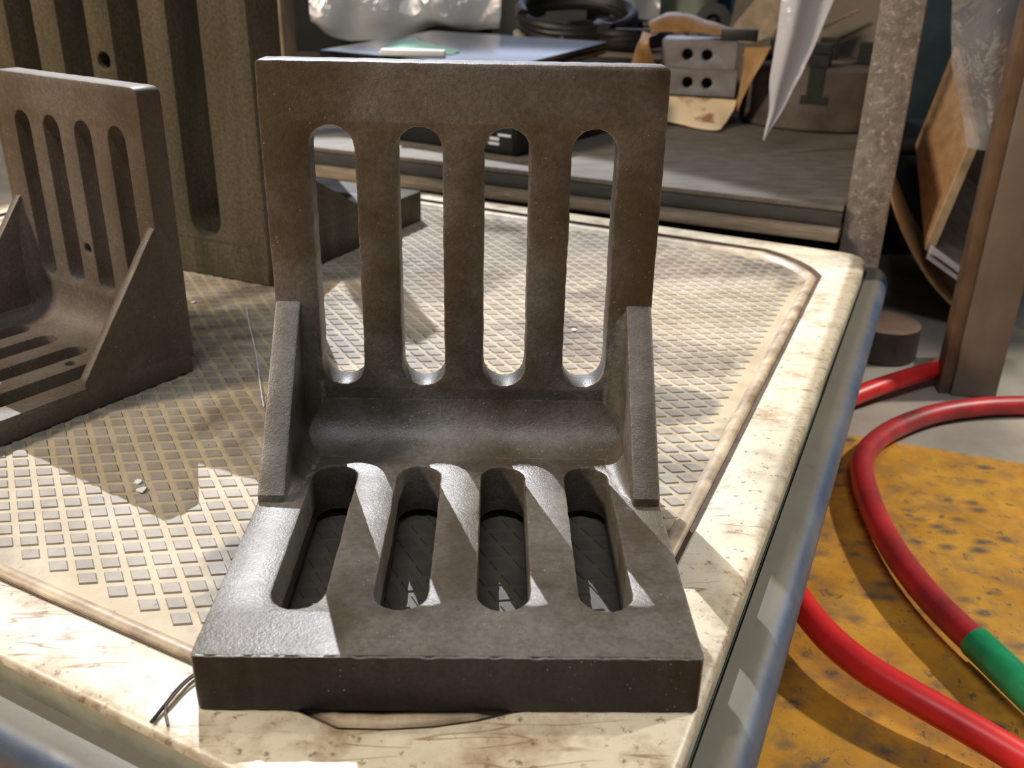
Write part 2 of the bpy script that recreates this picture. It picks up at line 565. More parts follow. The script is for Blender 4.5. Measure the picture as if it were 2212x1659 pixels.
def smooth_path(pts, sub=8):
    P = [Vector(p) for p in pts]
    P = [P[0] * 2 - P[1]] + P + [P[-1] * 2 - P[-2]]
    out = []
    for i in range(1, len(P) - 2):
        for k in range(sub):
            u = k / sub
            a, b, c, d = P[i - 1:i + 3]
            out.append(0.5 * ((2 * b) + (c - a) * u + (2 * a - 5 * b + 4 * c - d) * u * u + (3 * b - a - 3 * c + d) * u ** 3))
    out.append(P[-2])
    return out


def tube(pts, r, n=12, sub=8, bm=None, taper=None):
    bm = bm or bmesh.new()
    P = smooth_path(pts, sub) if sub else [Vector(p) for p in pts]
    T = [(P[min(i + 1, len(P) - 1)] - P[max(i - 1, 0)]).normalized() for i in range(len(P))]
    up = Vector((0, 0, 1)) if abs(T[0].z) < 0.9 else Vector((1, 0, 0))
    N = (up - T[0] * up.dot(T[0])).normalized()
    rings = []
    for i, (p, t_) in enumerate(zip(P, T)):
        N = (N - t_ * N.dot(t_)).normalized()
        B = t_.cross(N)
        rr = r * (taper(i / (len(P) - 1)) if taper else 1)
        rings.append([bm.verts.new(p + (N * math.cos(2 * math.pi * k / n) + B * math.sin(2 * math.pi * k / n)) * rr) for k in range(n)])
    for a, b in zip(rings, rings[1:]):
        for k in range(n):
            bm.faces.new((a[k], a[(k + 1) % n], b[(k + 1) % n], b[k]))
    bm.faces.new(rings[0][::-1])
    bm.faces.new(rings[-1])
    return bm


def sheet(grid, thick, sub=3, crumple=0.0, seed=0, freq=20):
    """grid of 3-D control points -> subdivided, optionally crumpled sheet with thickness"""
    g = [smooth_path(r_, sub) for r_ in grid]
    cols = list(zip(*g))
    cols = [smooth_path(c_, sub) for c_ in cols]
    rows_ = list(zip(*cols))
    bm = bmesh.new()
    V = []
    for r_ in rows_:
        V.append([bm.verts.new(p + crumple * noise.noise_vector(Vector(p) * freq + Vector((seed, seed, 0)))) for p in r_])
    for a, b in zip(V, V[1:]):
        for i in range(len(a) - 1):
            bm.faces.new((a[i], a[i + 1], b[i + 1], b[i]))
    bmesh.ops.recalc_face_normals(bm, faces=bm.faces)
    if thick:
        bm.normal_update()
        vs = list(bm.verts)
        r_ = bmesh.ops.solidify(bm, geom=list(bm.faces), thickness=thick)
    return bm


def prism(poly, mx, h):
    """extrude a polygon (x,y) by h along z then transform"""
    bm = bmesh.new()
    a = [bm.verts.new((p[0], p[1], 0)) for p in poly]
    b = [bm.verts.new((p[0], p[1], h)) for p in poly]
    n = len(poly)
    bm.faces.new(a[::-1])
    bm.faces.new(b)
    for i in range(n):
        bm.faces.new((a[i], a[(i + 1) % n], b[(i + 1) % n], b[i]))
    bmesh.ops.transform(bm, matrix=mx, verts=bm.verts)
    return bm


# ------------------------------------------------------------------ setting
floor = obj('floor', newbox(-4, 5, -2.5, 4.9, -0.25, -0.15), FLOOR, kind='structure', smooth=0)
wall = obj('wall_back', newbox(-4, 5, 3.0, 3.1, -0.15, 0.36), DARKWALL, kind='structure', smooth=0)

# ------------------------------------------------------------------ angle plates
XZ = Matrix(((1, 0, 0, 0), (0, 0, 1, 0), (0, 1, 0, 0), (0, 0, 0, 1)))     # (x,y,z)->(x,z,y)
YZ = Matrix(((0, 0, 1, 0), (1, 0, 0, 0), (0, 1, 0, 0), (0, 0, 0, 1)))     # (x,y,z)->(z,x,y)


def angle_plate(name, mat, w, d, h, tb, tu, slots, sw, zu, yb, web, rf, holes=(), bholes=(), amp=0.00025, corner=0.003, basew=None):
    root = empty(name)
    yf = d - tu
    basew = basew or sw
    out = resample(rrect(0, 0, w, d, corner), 0.0022, amp, 1.3)
    hs = [resample(stadium(x, yb[0], yb[1], basew), 0.003, amp, 3.1 + i) for i, x in enumerate(slots)]
    hs += [circ(*c) for c in bholes]
    obj('base', slab(out, hs, tb, 0.0012, 2, Matrix.Translation((0, 0, tb / 2))), mat, root)
    z0 = tb * 0.5
    out = resample(rrect(0, z0, w, h, corner), 0.004, amp, 7.7)
    hs = [resample(stadium(x, zu[0], zu[1], sw), 0.003, amp, 9.1 + i) for i, x in enumerate(slots)]
    hs += [circ(*c) for c in holes]
    obj('back_plate', slab(out, hs, tu, 0.0012, 2, Matrix.Translation((0, d - tu / 2, 0)) @ XZ), mat, root)
    hw, yw, tw = web
    poly = [(yw, tb * .6), (yf + .004, tb * .6), (yf + .004, hw + .002), (yf - .0015, hw - .002), (yw + .001, tb + .004)]
    for x in (tw / 2, w - tw / 2):
        obj('web', slab(resample(poly, 0.004, amp, x * 90), [], tw, 0.0014, 2, Matrix.Translation((x + (.0003 if x < w / 2 else -.0003), 0, 0)) @ YZ), mat, root)

    # concave fillets: one long, and a smaller one along each web foot and web root
    def arc(r, n=10):
        return [(0.0, -0.002), (-0.002, -0.002), (-0.002, r)] + [(r - r * math.cos(a), r - r * math.sin(a)) for a in [math.pi / 2 * i / n for i in range(n + 1)]] + [(r, -0.002)]
    pl = arc(rf)[1:]
    bm = prism([(-q[0], q[1]) for q in pl], Matrix.Translation((tw * .8, yf, tb)) @ YZ, w - tw * 1.6)
    obj('fillet', bm, mat, root, 50)
    rs = rf * .42

    def run(mx, length, sx, sy):
        bm = bmesh.new()
        prof = arc(1.0, 8)[3:]
        secs = []
        for i in range(13):
            u = i / 12
            k = rs * max(0.02, math.sqrt(max(0.0, 1 - u ** 3)))
            pts = [(-0.0015, -0.0015)] + [(q[0] * k, q[1] * k) for q in prof]
            pts[1] = (-0.0015, pts[1][1])
            pts[-1] = (pts[-1][0], -0.0015) if False else pts[-1]
            secs.append([bm.verts.new((sx * q[0], sy * q[1], u * length)) for q in pts])
        n = len(secs[0])
        for s0, s1 in zip(secs, secs[1:]):
            for i in range(n):
                bm.faces.new((s0[i], s0[(i + 1) % n], s1[(i + 1) % n], s1[i]))
        bm.faces.new(secs[0])
        bm.faces.new(secs[-1])
        bmesh.ops.transform(bm, matrix=mx, verts=bm.verts)
        obj('fillet', bm, mat, root, 50)
    for sx in (1, -1):
        x = tw if sx > 0 else w - tw
        run(Matrix.Translation((x, yf + .001, tb)) @ Matrix.Rotation(R(90), 4, 'X'), (yf - yw) * .93, sx, 1)
        run(Matrix.Translation((x, yf, tb + .002)), (hw - tb) * .94, sx, -1)
    return root


main = angle_plate('angle_plate', IRON, 0.2, 0.2007, 0.2284, 0.0271, 0.0167, [0.0344 + 0.0436 * i for i in range(4)], 0.0228,
                   (0.0595, 0.1986), (0.0298, 0.1506), (0.108, 0.1117, 0.0136), 0.024, amp=0.00035)
tag(main, 'dark cast iron angle plate with four through slots, in front at the cart corner', 'angle plate')

left = angle_plate('angle_plate', IRON_BROWN, 0.166, 0.172, 0.2, 0.0165, 0.0185, [0.166 - s for s in (0.1375, 0.102, 0.0655, 0.028)], 0.0185,
                   (0.051, 0.1735), (0.030, 0.128), (0.1105, 0.0845, 0.0075), 0.026,
                   holes=[(0.166 - 0.0825, 0.081, 0.0038)], bholes=[(0.166 - 0.047, 0.105, 0.0036), (0.166 - 0.047, 0.045, 0.0036)], amp=0.0002, corner=0.006)
left.rotation_euler = (0, 0, R(55.5 - 90))
_m = Matrix.Rotation(R(55.5 - 90), 4, 'Z')
left.location = Vector((-0.1019, 0.3469, -0.0045)) - (_m @ Vector((0.166, 0.172, 0)))
tag(left, 'smaller brown cast iron angle plate at left edge, angled towards the left', 'angle plate')

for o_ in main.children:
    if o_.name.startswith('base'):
        o_.data.materials.append(IRON_FRONT)
        for v_ in o_.data.vertices:      # nicks along the front arris
            if v_.co.y < 0.0016 and v_.co.z > 0.0252:
                k_ = max(0.0, noise.noise(Vector((v_.co.x * 190, 2.0, 0))) + 0.35 * noise.noise(Vector((v_.co.x * 700, 5.0, 0))) - 0.05)
                v_.co.z -= 0.0022 * k_
                v_.co.y += 0.0010 * k_
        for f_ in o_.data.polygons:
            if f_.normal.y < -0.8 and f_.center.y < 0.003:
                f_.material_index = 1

big = angle_plate('angle_plate', OLIVE, 0.325, 0.280, 0.40, 0.034, 0.0425, [0.069, 0.135, 0.1995, 0.2655], 0.035,
                  (0.0375, 0.355), (0.052, 0.205), (0.105, 0.115, 0.018), 0.03, holes=[(0.1665, 0.1885, 0.0075)], amp=0.0002, basew=0.03)
big.rotation_euler = (0, 0, R(154.5))
_m = Matrix.Rotation(R(154.5), 4, 'Z')
big.location = Vector((-0.0905, 0.5403, -0.0045)) - (_m @ Vector((0, 0.280, 0)))
tag(big, 'tall olive grey slotted angle plate standing with its back to the camera', 'angle plate')

# ------------------------------------------------------------------ cart
U = Vector((math.cos(R(65)), math.sin(R(65)), 0))       # along the right edge
V = Vector((math.cos(R(151.8)), math.sin(R(151.8)), 0))  # towards the left
CN = Vector((0.1535, -0.1005, 0))                        # near right corner
LU, LV = 0.838, 0.95


def ring(d, z, r, n=7):
    """offset parallelogram with rounded corners"""
    c = [CN, CN + U * LU, CN + U * LU + V * LV, CN + V * LV]
    s = math.sin(R(86.8))
    inn = [(1, 1), (-1, 1), (-1, -1), (1, -1)]
    pts = []
    for k in range(4):
        p = c[k] + U * (inn[k][0] * d / s) + V * (inn[k][1] * d / s)
        prev = (c[k - 1] - c[k]).normalized()
        nxt = (c[(k + 1) % 4] - c[k]).normalized()
        if r > 0.041:
            r2 = (0.053 - 0.41 * (d - 0.036)) / 0.583 * (1.0 if k == 0 else 0.72)
        else:
            r2 = r
        a, b = p + prev * r2, p + nxt * r2
        for i in range(n + 1):
            u = i / n
            q = a * (1 - u) ** 2 + p * 2 * u * (1 - u) + b * u * u
            if r > 0.041:
                q = q * 0.4 + (a * (1 - u) + b * u) * 0.6
            pts.append(Vector((q.x, q.y, z)))
    return pts


def loops(name, specs, mat, parent, cap=(False, False), smooth=40):
    bm = bmesh.new()
    rs = [[bm.verts.new(p) for p in ring(*s)] for s in specs]
    n = len(rs[0])
    for a, b in zip(rs, rs[1:]):
        for i in range(n):
            bm.faces.new((a[i], a[(i + 1) % n], b[(i + 1) % n], b[i]))
    if cap[0]:
        bm.faces.new(rs[0])
    if cap[1]:
        bm.faces.new(rs[-1])
    return obj(name, bm, mat, parent, smooth)


cart = empty('platform_cart', CN)
cart.location = (0, 0, 0)
tag(cart, 'cream platform cart with studded deck mat and dusty blue bumper', 'cart')
loops('side_skirt', [(0.001, -0.030, .028), (0.0, -0.016, .03), (0.0, -0.0042, .03), (0.006, -.0040, .03), (0.006, -0.030, .03)], PALE, cart)
loops('rim', [(0.004, -0.0055, .03), (0.0, -0.0045, .03), (0.0004, -0.0022, .03), (0.0018, -0.0006, .03), (0.0045, 0.0, .03), (0.0335, 0.0, .046), (0.0355, -0.0010, .046)], CREAM, cart, smooth=60)
loops('groove', [(0.0350, 0.0003, .046), (0.0366, -0.0038, .046), (0.0402, -0.0038, .046)], GROOVE, cart)
loops('bead', [(0.0388, -0.0036, .046), (0.0400, -0.0018, .046), (0.0425, -0.0012, .046), (0.0460, -0.0024, .046), (0.0490, -0.0062, .046), (0.0510, -0.0075, .046)], BEAD, cart, smooth=60)
loops('deck_mat', [(0.046, -0.0068, .046), (0.046, -0.0055, .046)], MAT_FLOOR, cart, (False, True), 0)
loops('deck_panel', [(0.0, -0.030, .02), (0.0, -0.020, .02)], PALE, cart, (True, True), 0)
loops('bumper', [(0.006, -0.034, .02), (-0.002, -0.034, .03), (-0.002, -0.0130, .03), (-0.0135, -0.0130, .034), (-0.0185, -0.0148, .036), (-0.0222, -0.0190, .038),
                 (-0.0240, -0.0250, .04), (-0.0240, -0.0330, .04), (-0.0210, -0.0390, .04), (-0.0150, -0.0420, .04), (0.006, -0.0420, .03), (0.006, -0.034, .02)], BUMPER, cart, smooth=60)
for k, (u, v) in enumerate(((0.10, 0.10), (0.74, 0.10), (0.10, 0.85), (0.74, 0.85))):
    p = CN + U * u + V * v
    mx = Matrix.Translation((p.x, p.y, 0)) @ Matrix.Rotation(R(65), 4, 'Z')
    bm = newbox(-0.03, 0.03, -0.03, 0.03, -0.045, -0.030, mx=mx)
    box(bm, -0.018, 0.018, -0.018, -0.014, -0.118, -0.045, mx=mx)
    box(bm, -0.018, 0.018, 0.014, 0.018, -0.118, -0.045, mx=mx)
    cs = obj('caster', bm, DARK, cart, 0)
    wh = lathe([(0, -.011), (.036, -.011), (.038, -.008), (.038, .008), (.036, .011), (0, .011)], 24, mx @ Matrix.Translation((0, 0, -0.112)) @ Matrix.Rotation(R(90), 4, 'X'))
    obj('wheel', wh, CASTER, cs)

# diamond studs of the mat, moulded in one piece
bm = bmesh.new()
A_ = Vector((math.cos(R(7.5)), math.sin(R(7.5)), 0)) * 0.01235
B_ = Vector((math.cos(R(-62.8)), math.sin(R(-62.8)), 0)) * 0.0131
O_ = Vector((-0.0499, 0.1097, 0))
s = math.sin(R(86.8))


def inside(p, m):
    q = p - CN
    det = U.x * V.y - U.y * V.x
    u = (q.x * V.y - q.y * V.x) / det
    v = (U.x * q.y - U.y * q.x) / det
    ok = m < u < LU - m and m < v < LV - m
    # clipped corners of the recess
    for cu_, cv_ in ((0, 0), (LU, 0), (0, LV), (LU, LV)):
        if abs(u - cu_) + abs(v - cv_) < m * 2 + (.078 if (cu_, cv_) == (0, 0) else .05):
            ok = False
    return ok


for i in range(-110, 90):
    for j in range(-90, 90):
        p = O_ + A_ * i + B_ * j
        if not inside(p, 0.054):
            continue
        f = 0.325 * (1 + 0.05 * noise.noise(p * 80))
        z1 = -0.00475 + 0.0002 * noise.noise(p * 50)
        lo = [bm.verts.new(p + A_ * (a * f * 1.12) + B_ * (b * f * 1.12) + Vector((0, 0, -0.0056))) for a, b in ((-1, -1), (1, -1), (1, 1), (-1, 1))]
        hi = [bm.verts.new(p + A_ * (a * f * .97) + B_ * (b * f * .97) + Vector((0, 0, z1))) for a, b in ((-1, -1), (1, -1), (1, 1), (-1, 1))]
        bm.faces.new(hi)
        for k in range(4):
            bm.faces.new((lo[k], lo[(k + 1) % 4], hi[(k + 1) % 4], hi[k]))
obj('tread_studs', bm, MAT_STUD, cart, 0, kind='stuff')

# ------------------------------------------------------------------ rack with its shelf
RA = R(-25.5)
rack = empty('storage_rack', (0, 0, 0))
tag(rack, 'dusty steel storage rack standing behind the cart', 'rack')
RM = Matrix.Translation((0.4901, 0.7047, 0)) @ Matrix.Rotation(RA, 4, 'Z')   # x along the front to the right, y away
obj('shelf_board', slab([(-0.380, 1.120), (0.4901, 0.7047), (1.07, 1.915), (1.07, 2.40), (-0.50, 2.40)], [], 0.0058, 0.001, 2, Matrix.Translation((0, 0, 0.0369))), SHELF, rack)
obj('light_block_board', slab([(-0.012, 0.84), (0.55, 0.60), (1.12, 1.90), (0.473, 1.93)], [], 0.012, 0.001, 2, Matrix.Translation((0, 0, 0.757))), SHELF, rack)  # unseen board added to keep the spot lamp off the floor
obj('front_channel', newbox(-0.90, 0.0, 0.0015, 0.012, 0.0160, 0.0338, mx=RM, bev=0.002), EDGE, rack)
obj('lower_batten', newbox(-0.90, 0.0, -0.010, 0.03, 0.0015, 0.0158, mx=RM, bev=0.002), BOARD, rack)


def post_box(name, mx, w, d, z0, z1, mat, parent):
    return obj(name, newbox(0, w, 0, d, z0, z1, mx=mx, bev=0.002), mat, parent)


post_box('leg', Matrix.Translation((0.4960, 0.7140, 0)) @ Matrix.Rotation(R(-24), 4, 'Z'), 0.043, 0.03, -0.15, 0.75, PITTED, rack)
post_box('leg', Matrix.Translation((-0.207, 1.085, 0.0402)) @ Matrix.Rotation(RA, 4, 'Z'), 0.034, 0.03, 0.0, 0.71, RUSTLEG, rack)
post_box('leg', Matrix.Translation((1.04, 2.402, 0)), 0.04, 0.03, -0.15, 0.75, DARK, rack)
post_box('leg', Matrix.Translation((-0.50, 2.402, 0)), 0.04, 0.03, -0.15, 0.75, DARK, rack)
obj('back_sheet', newbox(-0.50, 1.08, 2.434, 2.440, 0.0, 0.30), DARK, rack, 0)

# ------------------------------------------------------------------ platform scale
sc = empty('platform_scale', (0.0, 1.1, 0.04))
sc.location = (0, 0, 0)
tag(sc, 'black platform scale with glossy tray behind the front angle plate', 'scale')
tl, tf, tr_, tb_ = Vector((-0.1453, 1.1687)), Vector((0.1328, 0.9817)), Vector((0.305, 1.429)), Vector((-0.0103, 1.6206))
cen = (tl + tf + tr_ + tb_) / 4
obj('tray', slab([tuple(p) for p in (tf, tr_, tb_, tl)], [], 0.012, 0.003, 2, Matrix.Translation((0, 0, 0.144))), BLACK_GLASS, sc)
obj('tray_lip', slab([tuple(cen + (p - cen) * 0.992) for p in (tf, tr_, tb_, tl)], [], 0.008, 0.002, 2, Matrix.Translation((0, 0, 0.1335))), RUSTLEG, sc)
ex = (tf - tl).normalized()
ey = Vector((-ex.y, ex.x))
BMX = Matrix(((ex.x, ey.x, 0, 0.130), (ex.y, ey.y, 0, 0.955), (0, 0, 1, 0), (0, 0, 0, 1)))   # origin at the front right foot
obj('body', slab(rrect(-0.19, 0.0, 0.014, 0.33, 0.007), [], 0.082, 0.006, 3, BMX @ Matrix.Translation((0, 0, 0.0812))), BLACK, sc)
obj('support', newbox(-0.17, 0.0, 0.03, 0.32, 0.12, 0.132, mx=BMX), DARK, sc, 0)
pan = obj('control_panel', newbox(-0.040, 0.009, -0.0012, 0.001, 0.046, 0.080, mx=BMX, bev=0.0005), simple('panel_black', (0.02, 0.02, 0.022), 0.3), sc)
for i, (a, b, z, h) in enumerate(((-0.014, 0.006, 0.0650, 0.0032), (-0.027, -0.012, 0.0590, 0.0040), (-0.029, -0.012, 0.0530, 0.0034))):
    obj('print', newbox(a, b, -0.0018, -0.0010, z, z + h, mx=BMX), INK, pan, 0, label='white print line')

er = empty('eraser_block', (0.0, 1.095, 0.15))
er.rotation_euler = (0, 0, R(-3))
tag(er, 'small white bar lying on the black scale tray', 'bar')
obj('bar', newbox(-0.047, 0.043, -0.008, 0.008, 0.0, 0.009, bev=0.002), WHITE, er)
gp = [[(-0.055, 1.13, .1505), (-0.02, 1.122, .153), (0.02, 1.118, .152), (0.052, 1.125, .1505)],
      [(-0.054, 1.20, .154), (-0.018, 1.20, .163), (0.024, 1.18, .158), (0.060, 1.165, .152)],
      [(-0.046, 1.29, .1535), (-0.020, 1.285, .160), (0.014, 1.23, .155), (0.052, 1.20, .152)]]
tag(obj('masking_tape', sheet(gp, 0.0006, 4, 0.0012, 3, 60), MINT), 'crumpled mint green masking tape lying behind the white bar', 'tape')

# ------------------------------------------------------------------ back of the shelf
bx = empty('equipment_case', (0, 0, 0))
tag(bx, 'low dark steel case under the coiled cables on the shelf', 'case')
mxc = Matrix.Translation((0.16, 1.62, 0)) @ Matrix.Rotation(R(-20), 4, 'Z')
obj('body', newbox(0.0, 0.36, 0.0, 0.22, 0.0402, 0.112, mx=mxc, bev=0.003), DARK, bx)
obj('lid', newbox(-0.003, 0.363, -0.003, 0.223, 0.1125, 0.118, mx=mxc, bev=0.002), CARD, bx, label='greyish lid')


def coil(c, rx, ry, z, turns, wob, seed, tilt=0.0, a0=0.0):
    pts = []
    n = int(turns * 14)
    for i in range(n + 1):
        a = a0 + 2 * math.pi * turns * i / n
        k = 1 + wob * noise.noise(Vector((i * .23, seed, 0)))
        pts.append((c[0] + rx * k * math.cos(a), c[1] + ry * k * math.sin(a), z + 0.017 * i / n * turns * .5 + tilt * (1 + math.sin(a)) + .004 * noise.noise(Vector((i * .4, seed, 5)))))
    return pts


cbl = empty('cable_coil', (0, 0, 0))
tag(cbl, 'coil of thick black cable lying on the dark case', 'cable')
obj('cable', tube(coil((0.275, 1.73), 0.115, 0.09, 0.134, 3.2, 0.14, 2.0, 0.026, 2.2), 0.0110, 10, 4), CABLE, cbl)
obj('cable', tube(coil((0.335, 1.70), 0.10, 0.06, 0.131, 2.2, 0.16, 6.0, 0.008, 0.5), 0.0105, 10, 4), CABLE, cbl)
obj('cable', tube(coil((0.375, 1.66), 0.065, 0.06, 0.130, 3.4, 0.2, 11.0, 0.004, 1.5), 0.0105, 10, 4), CABLE, cbl)
obj('connector', lathe([(0, 0), (.012, 0), (.014, .004), (.014, .022), (.010, .03), (0, .03)], 16, Matrix.Translation((0.232, 1.66, 0.138)) @ Matrix.Rotation(R(70), 4, 'X') @ Matrix.Rotation(R(30), 4, 'Y')), COPPER, cbl)
cb2 = empty('cable_clamp', (0, 0, 0))
tag(cb2, 'small cable clamp with pale screw beside the coiled cable', 'clamp')
obj('jaw', newbox(0.455, 0.482, 1.62, 1.65, 0.1185, 0.158, bev=0.003), COPPER, cb2)
obj('screw', lathe([(0, 0), (.006, 0), (.006, .01), (0, .012)], 12, Matrix.Translation((0.469, 1.619, 0.148)) @ Matrix.Rotation(R(90), 4, 'X')), BRASS, cb2)
obj('lead', tube([(0.480, 1.64, 0.156), (0.500, 1.64, 0.168), (0.525, 1.63, 0.170), (0.55, 1.63, 0.160)], 0.004, 8, 6), CABLE, cb2)

rod = empty('torch_handle', (0, 0, 0))
tag(rod, 'copper coloured rod handle with pale knob ending the black cable', 'handle')
RX = Matrix.Rotation(R(90), 4, 'Y')
pz = 0.128
obj('rod', lathe([(0, 0), (.0055, 0), (.006, .002), (.006, .085), (0, .085)], 16, Matrix.Translation((0.035, 1.80, pz)) @ RX), COPPER, rod)
obj('collar', lathe([(0, 0), (.0075, 0), (.0075, .03), (0, .03)], 16, Matrix.Translation((0.118, 1.80, pz)) @ RX), DARK, rod)
obj('knob', lathe([(0, 0), (.012, 0), (.015, .004), (.015, .024), (.011, .028), (0, .028)], 20, Matrix.Translation((0.148, 1.80, pz)) @ RX), BRASS, rod)
obj('rest', newbox(0.06, 0.15, 1.79, 1.81, 0.0402, 0.1215), DARK, rod, 0)

# clear plastic bag and what it wraps
crate = empty('parts_crate', (0, 0, 0))
tag(crate, 'grey green crate wrapped in the clear plastic bag', 'crate')
obj('crate_body', newbox(-0.30, 0.10, 2.0, 2.25, 0.15, 0.36, mx=Matrix.Translation((0, 0.0, 0)), bev=0.006), SAGE, crate)
obj('crate_rib', newbox(-0.21, -0.17, 1.994, 2.0, 0.155, 0.35, bev=0.002), GREYPLATE, crate)
obj('crate_rib', newbox(-0.05, 0.0, 1.994, 2.0, 0.155, 0.35, bev=0.002), GREYPLATE, crate)
obj('crate_stand', newbox(-0.27, 0.07, 2.02, 2.24, 0.0402, 0.15), DARK, crate, 0)
gr = []
for k, (zz, yy) in enumerate(((0.36, 1.985), (0.28, 1.965), (0.20, 1.955), (0.150, 1.95), (0.0, 1.965))):
    row = []
    for i, x in enumerate((-0.30, -0.26, -0.20, -0.14, -0.08, 0.0, 0.06, 0.115)):
        zb = (0.140, 0.116, 0.104, 0.106, 0.122, 0.135, 0.132, 0.134)[i]
        row.append((x, yy - .012 * (i % 2), zz if zz else zb))
    gr.append(row)
tag(obj('plastic_bag', sheet(gr, 0, 4, 0.012, 4, 14), BAG, smooth=80), 'cloudy plastic bag hanging over the crate at the back', 'plastic bag')

# background clutter beyond the case
bin_ = empty('plastic_bin', (0, 0, 0))
tag(bin_, 'blue plastic bin at the back behind the tape roll', 'bin')
obj('bin_wall', newbox(0.60, 0.83, 2.05, 2.2, 0.0402, 0.30, bev=0.006), BLUE, bin_)
obj('bin_rim', newbox(0.595, 0.835, 2.045, 2.205, 0.30, 0.315, bev=0.004), BLUE, bin_)
tpr = empty('tape_roll', (0, 0, 0))
tag(tpr, 'roll of black tape standing behind the wrapped steel blocks', 'tape')
TM = Matrix.Translation((0.565, 1.80, 0.163)) @ Matrix.Rotation(R(-20), 4, 'Z') @ Matrix.Rotation(R(72), 4, 'X')
obj('roll', lathe([(.018, -.012), (.038, -.012), (.038, .012), (.018, .012), (.018, -.012)], 28, TM), BLACK, tpr)
obj('core', lathe([(.016, -.0125), (.0181, -.0125), (.0181, .0125), (.016, .0125), (.016, -.0125)], 28, TM), DARK, tpr)
obj('stand', newbox(0.535, 0.60, 1.79, 1.83, 0.0402, 0.126), GREYPLATE, tpr, 0)
bag2 = [[(0.36 + .03 * i, 1.97 + .01 * (i % 2), z) for i in range(5)] for z in (0.30, 0.22, 0.17, 0.055)]
tag(obj('plastic_bag', sheet(bag2, 0, 3, 0.01, 9, 16), BAG, smooth=80), 'pale plastic bag at the back above the cable coil', 'plastic bag')
tag(obj('cloth_bundle', sheet([[(0.48 + .045 * i, 2.0 + .02 * (i % 2), z) for i in range(4)] for z in (0.30, 0.2, 0.055)], 0.004, 3, 0.01, 2, 12), SAGE), 'sage green cloth hanging at the back beside the pale bag', 'cloth')

# ------------------------------------------------------------------ steel blocks in waxed paper
BA = R(-14)


def block(name, label, z0, z1, dx, dy, w=0.118, d=0.09):
    o = empty(name, (0.383 + dx, 1.300 + dy, z0), BA)
    tag(o, label, 'steel block', 'drilled steel blocks')
    zc = (z1 - z0) / 2
    hz = [(0.041, zc, 0.0088), (0.072, zc, 0.0088)]
    obj('block_body', slab(rrect(0, 0, w, z1 - z0, .001, 2), [circ(*h_, 24) for h_ in hz], d, 0.0008, 2, Matrix.Translation((0, d / 2, 0)) @ XZ), STEEL, o)
    for h_ in hz:
        obj('bore', lathe([(0.0086, 0.03), (0.0086, 0.031), (0, 0.031), (0, .0305), (0.0086, 0.03)], 24, Matrix.Translation((h_[0], 0.0, h_[1])) @ Matrix.Rotation(R(-90), 4, 'X')), HOLE, o)
    return o


block('steel_block', 'upper drilled steel block stacked on another inside brown paper', 0.1215, 0.165, -0.004, 0.0)
block('steel_block', 'lower drilled steel block between the upper one and pale paper', 0.0800, 0.1210, 0.0, 0.0)
tag(obj('wood_spacer', newbox(0, 0.118, 0.004, 0.088, 0.0402, 0.0795, mx=Matrix.Translation((0.383, 1.300, 0)) @ Matrix.Rotation(BA, 4, 'Z')), BOARD, smooth=0), 'wooden spacer under the two drilled steel blocks', 'spacer')
bl = empty('steel_bar', (0, 0, 0))
tag(bl, 'short dark steel bar resting on top of the upper block', 'bar')
obj('bar', newbox(0.0, 0.055, 0.0, 0.02, 0.166, 0.183, mx=Matrix.Translation((0.468, 1.285, 0)) @ Matrix.Rotation(R(-25), 4, 'Z'), bev=0.0015), CHUCKDARK, bl)
pp = empty('wrapping_paper', (0, 0, 0))
tag(pp, 'brown waxed wrapping paper opened around the drilled steel blocks', 'paper')
# front flap
obj('front_flap', sheet([[(0.380, 1.290, 0.0785), (0.42, 1.280, 0.0785), (0.46, 1.270, 0.0785), (0.497, 1.258, 0.0785)],
                         [(0.378, 1.283, 0.074), (0.42, 1.268, 0.069), (0.46, 1.254, 0.068), (0.492, 1.247, 0.066)],
                         [(0.374, 1.268, 0.060), (0.415, 1.243, 0.053), (0.455, 1.222, 0.052), (0.480, 1.228, 0.052)],
                         [(0.372, 1.258, 0.047), (0.412, 1.222, 0.043), (0.452, 1.178, 0.0425), (0.470, 1.208, 0.046)]], 0.0006, 4, 0.0015, 2, 40), PAPER_PALE, pp, 70, label='pale oil-spotted flap')
obj('side_flap', sheet([[(0.372, 1.30, 0.05), (0.352, 1.31, 0.075), (0.358, 1.30, 0.105), (0.374, 1.29, 0.12)],
                        [(0.368, 1.34, 0.07), (0.336, 1.31, 0.12), (0.338, 1.29, 0.150), (0.352, 1.28, 0.165)],
                        [(0.372, 1.38, 0.12), (0.354, 1.36, 0.17), (0.362, 1.31, 0.172), (0.372, 1.30, 0.172)]], 0.0006, 4, 0.005, 5, 45), PAPER, pp, 70)
obj('top_flap', sheet([[(0.360, 1.31, 0.170), (0.40, 1.315, 0.176), (0.44, 1.305, 0.176), (0.485, 1.29, 0.172)],
                       [(0.362, 1.35, 0.188), (0.40, 1.36, 0.197), (0.45, 1.35, 0.193), (0.50, 1.33, 0.180)],
                       [(0.370, 1.40, 0.182), (0.41, 1.41, 0.200), (0.46, 1.40, 0.190), (0.51, 1.38, 0.172)]], 0.0006, 4, 0.004, 8, 45), PAPER, pp, 70)
obj('right_flap', sheet([[(0.503, 1.262, 0.157), (0.504, 1.262, 0.122), (0.502, 1.260, 0.094), (0.498, 1.257, 0.075)],
                         [(0.516, 1.235, 0.160), (0.510, 1.235, 0.130), (0.503, 1.245, 0.098), (0.499, 1.253, 0.070)],
                         [(0.528, 1.200, 0.164), (0.514, 1.205, 0.132), (0.504, 1.225, 0.098), (0.499, 1.247, 0.062)]], 0.0006, 4, 0.0015, 1, 45), PAPER, pp, 70)

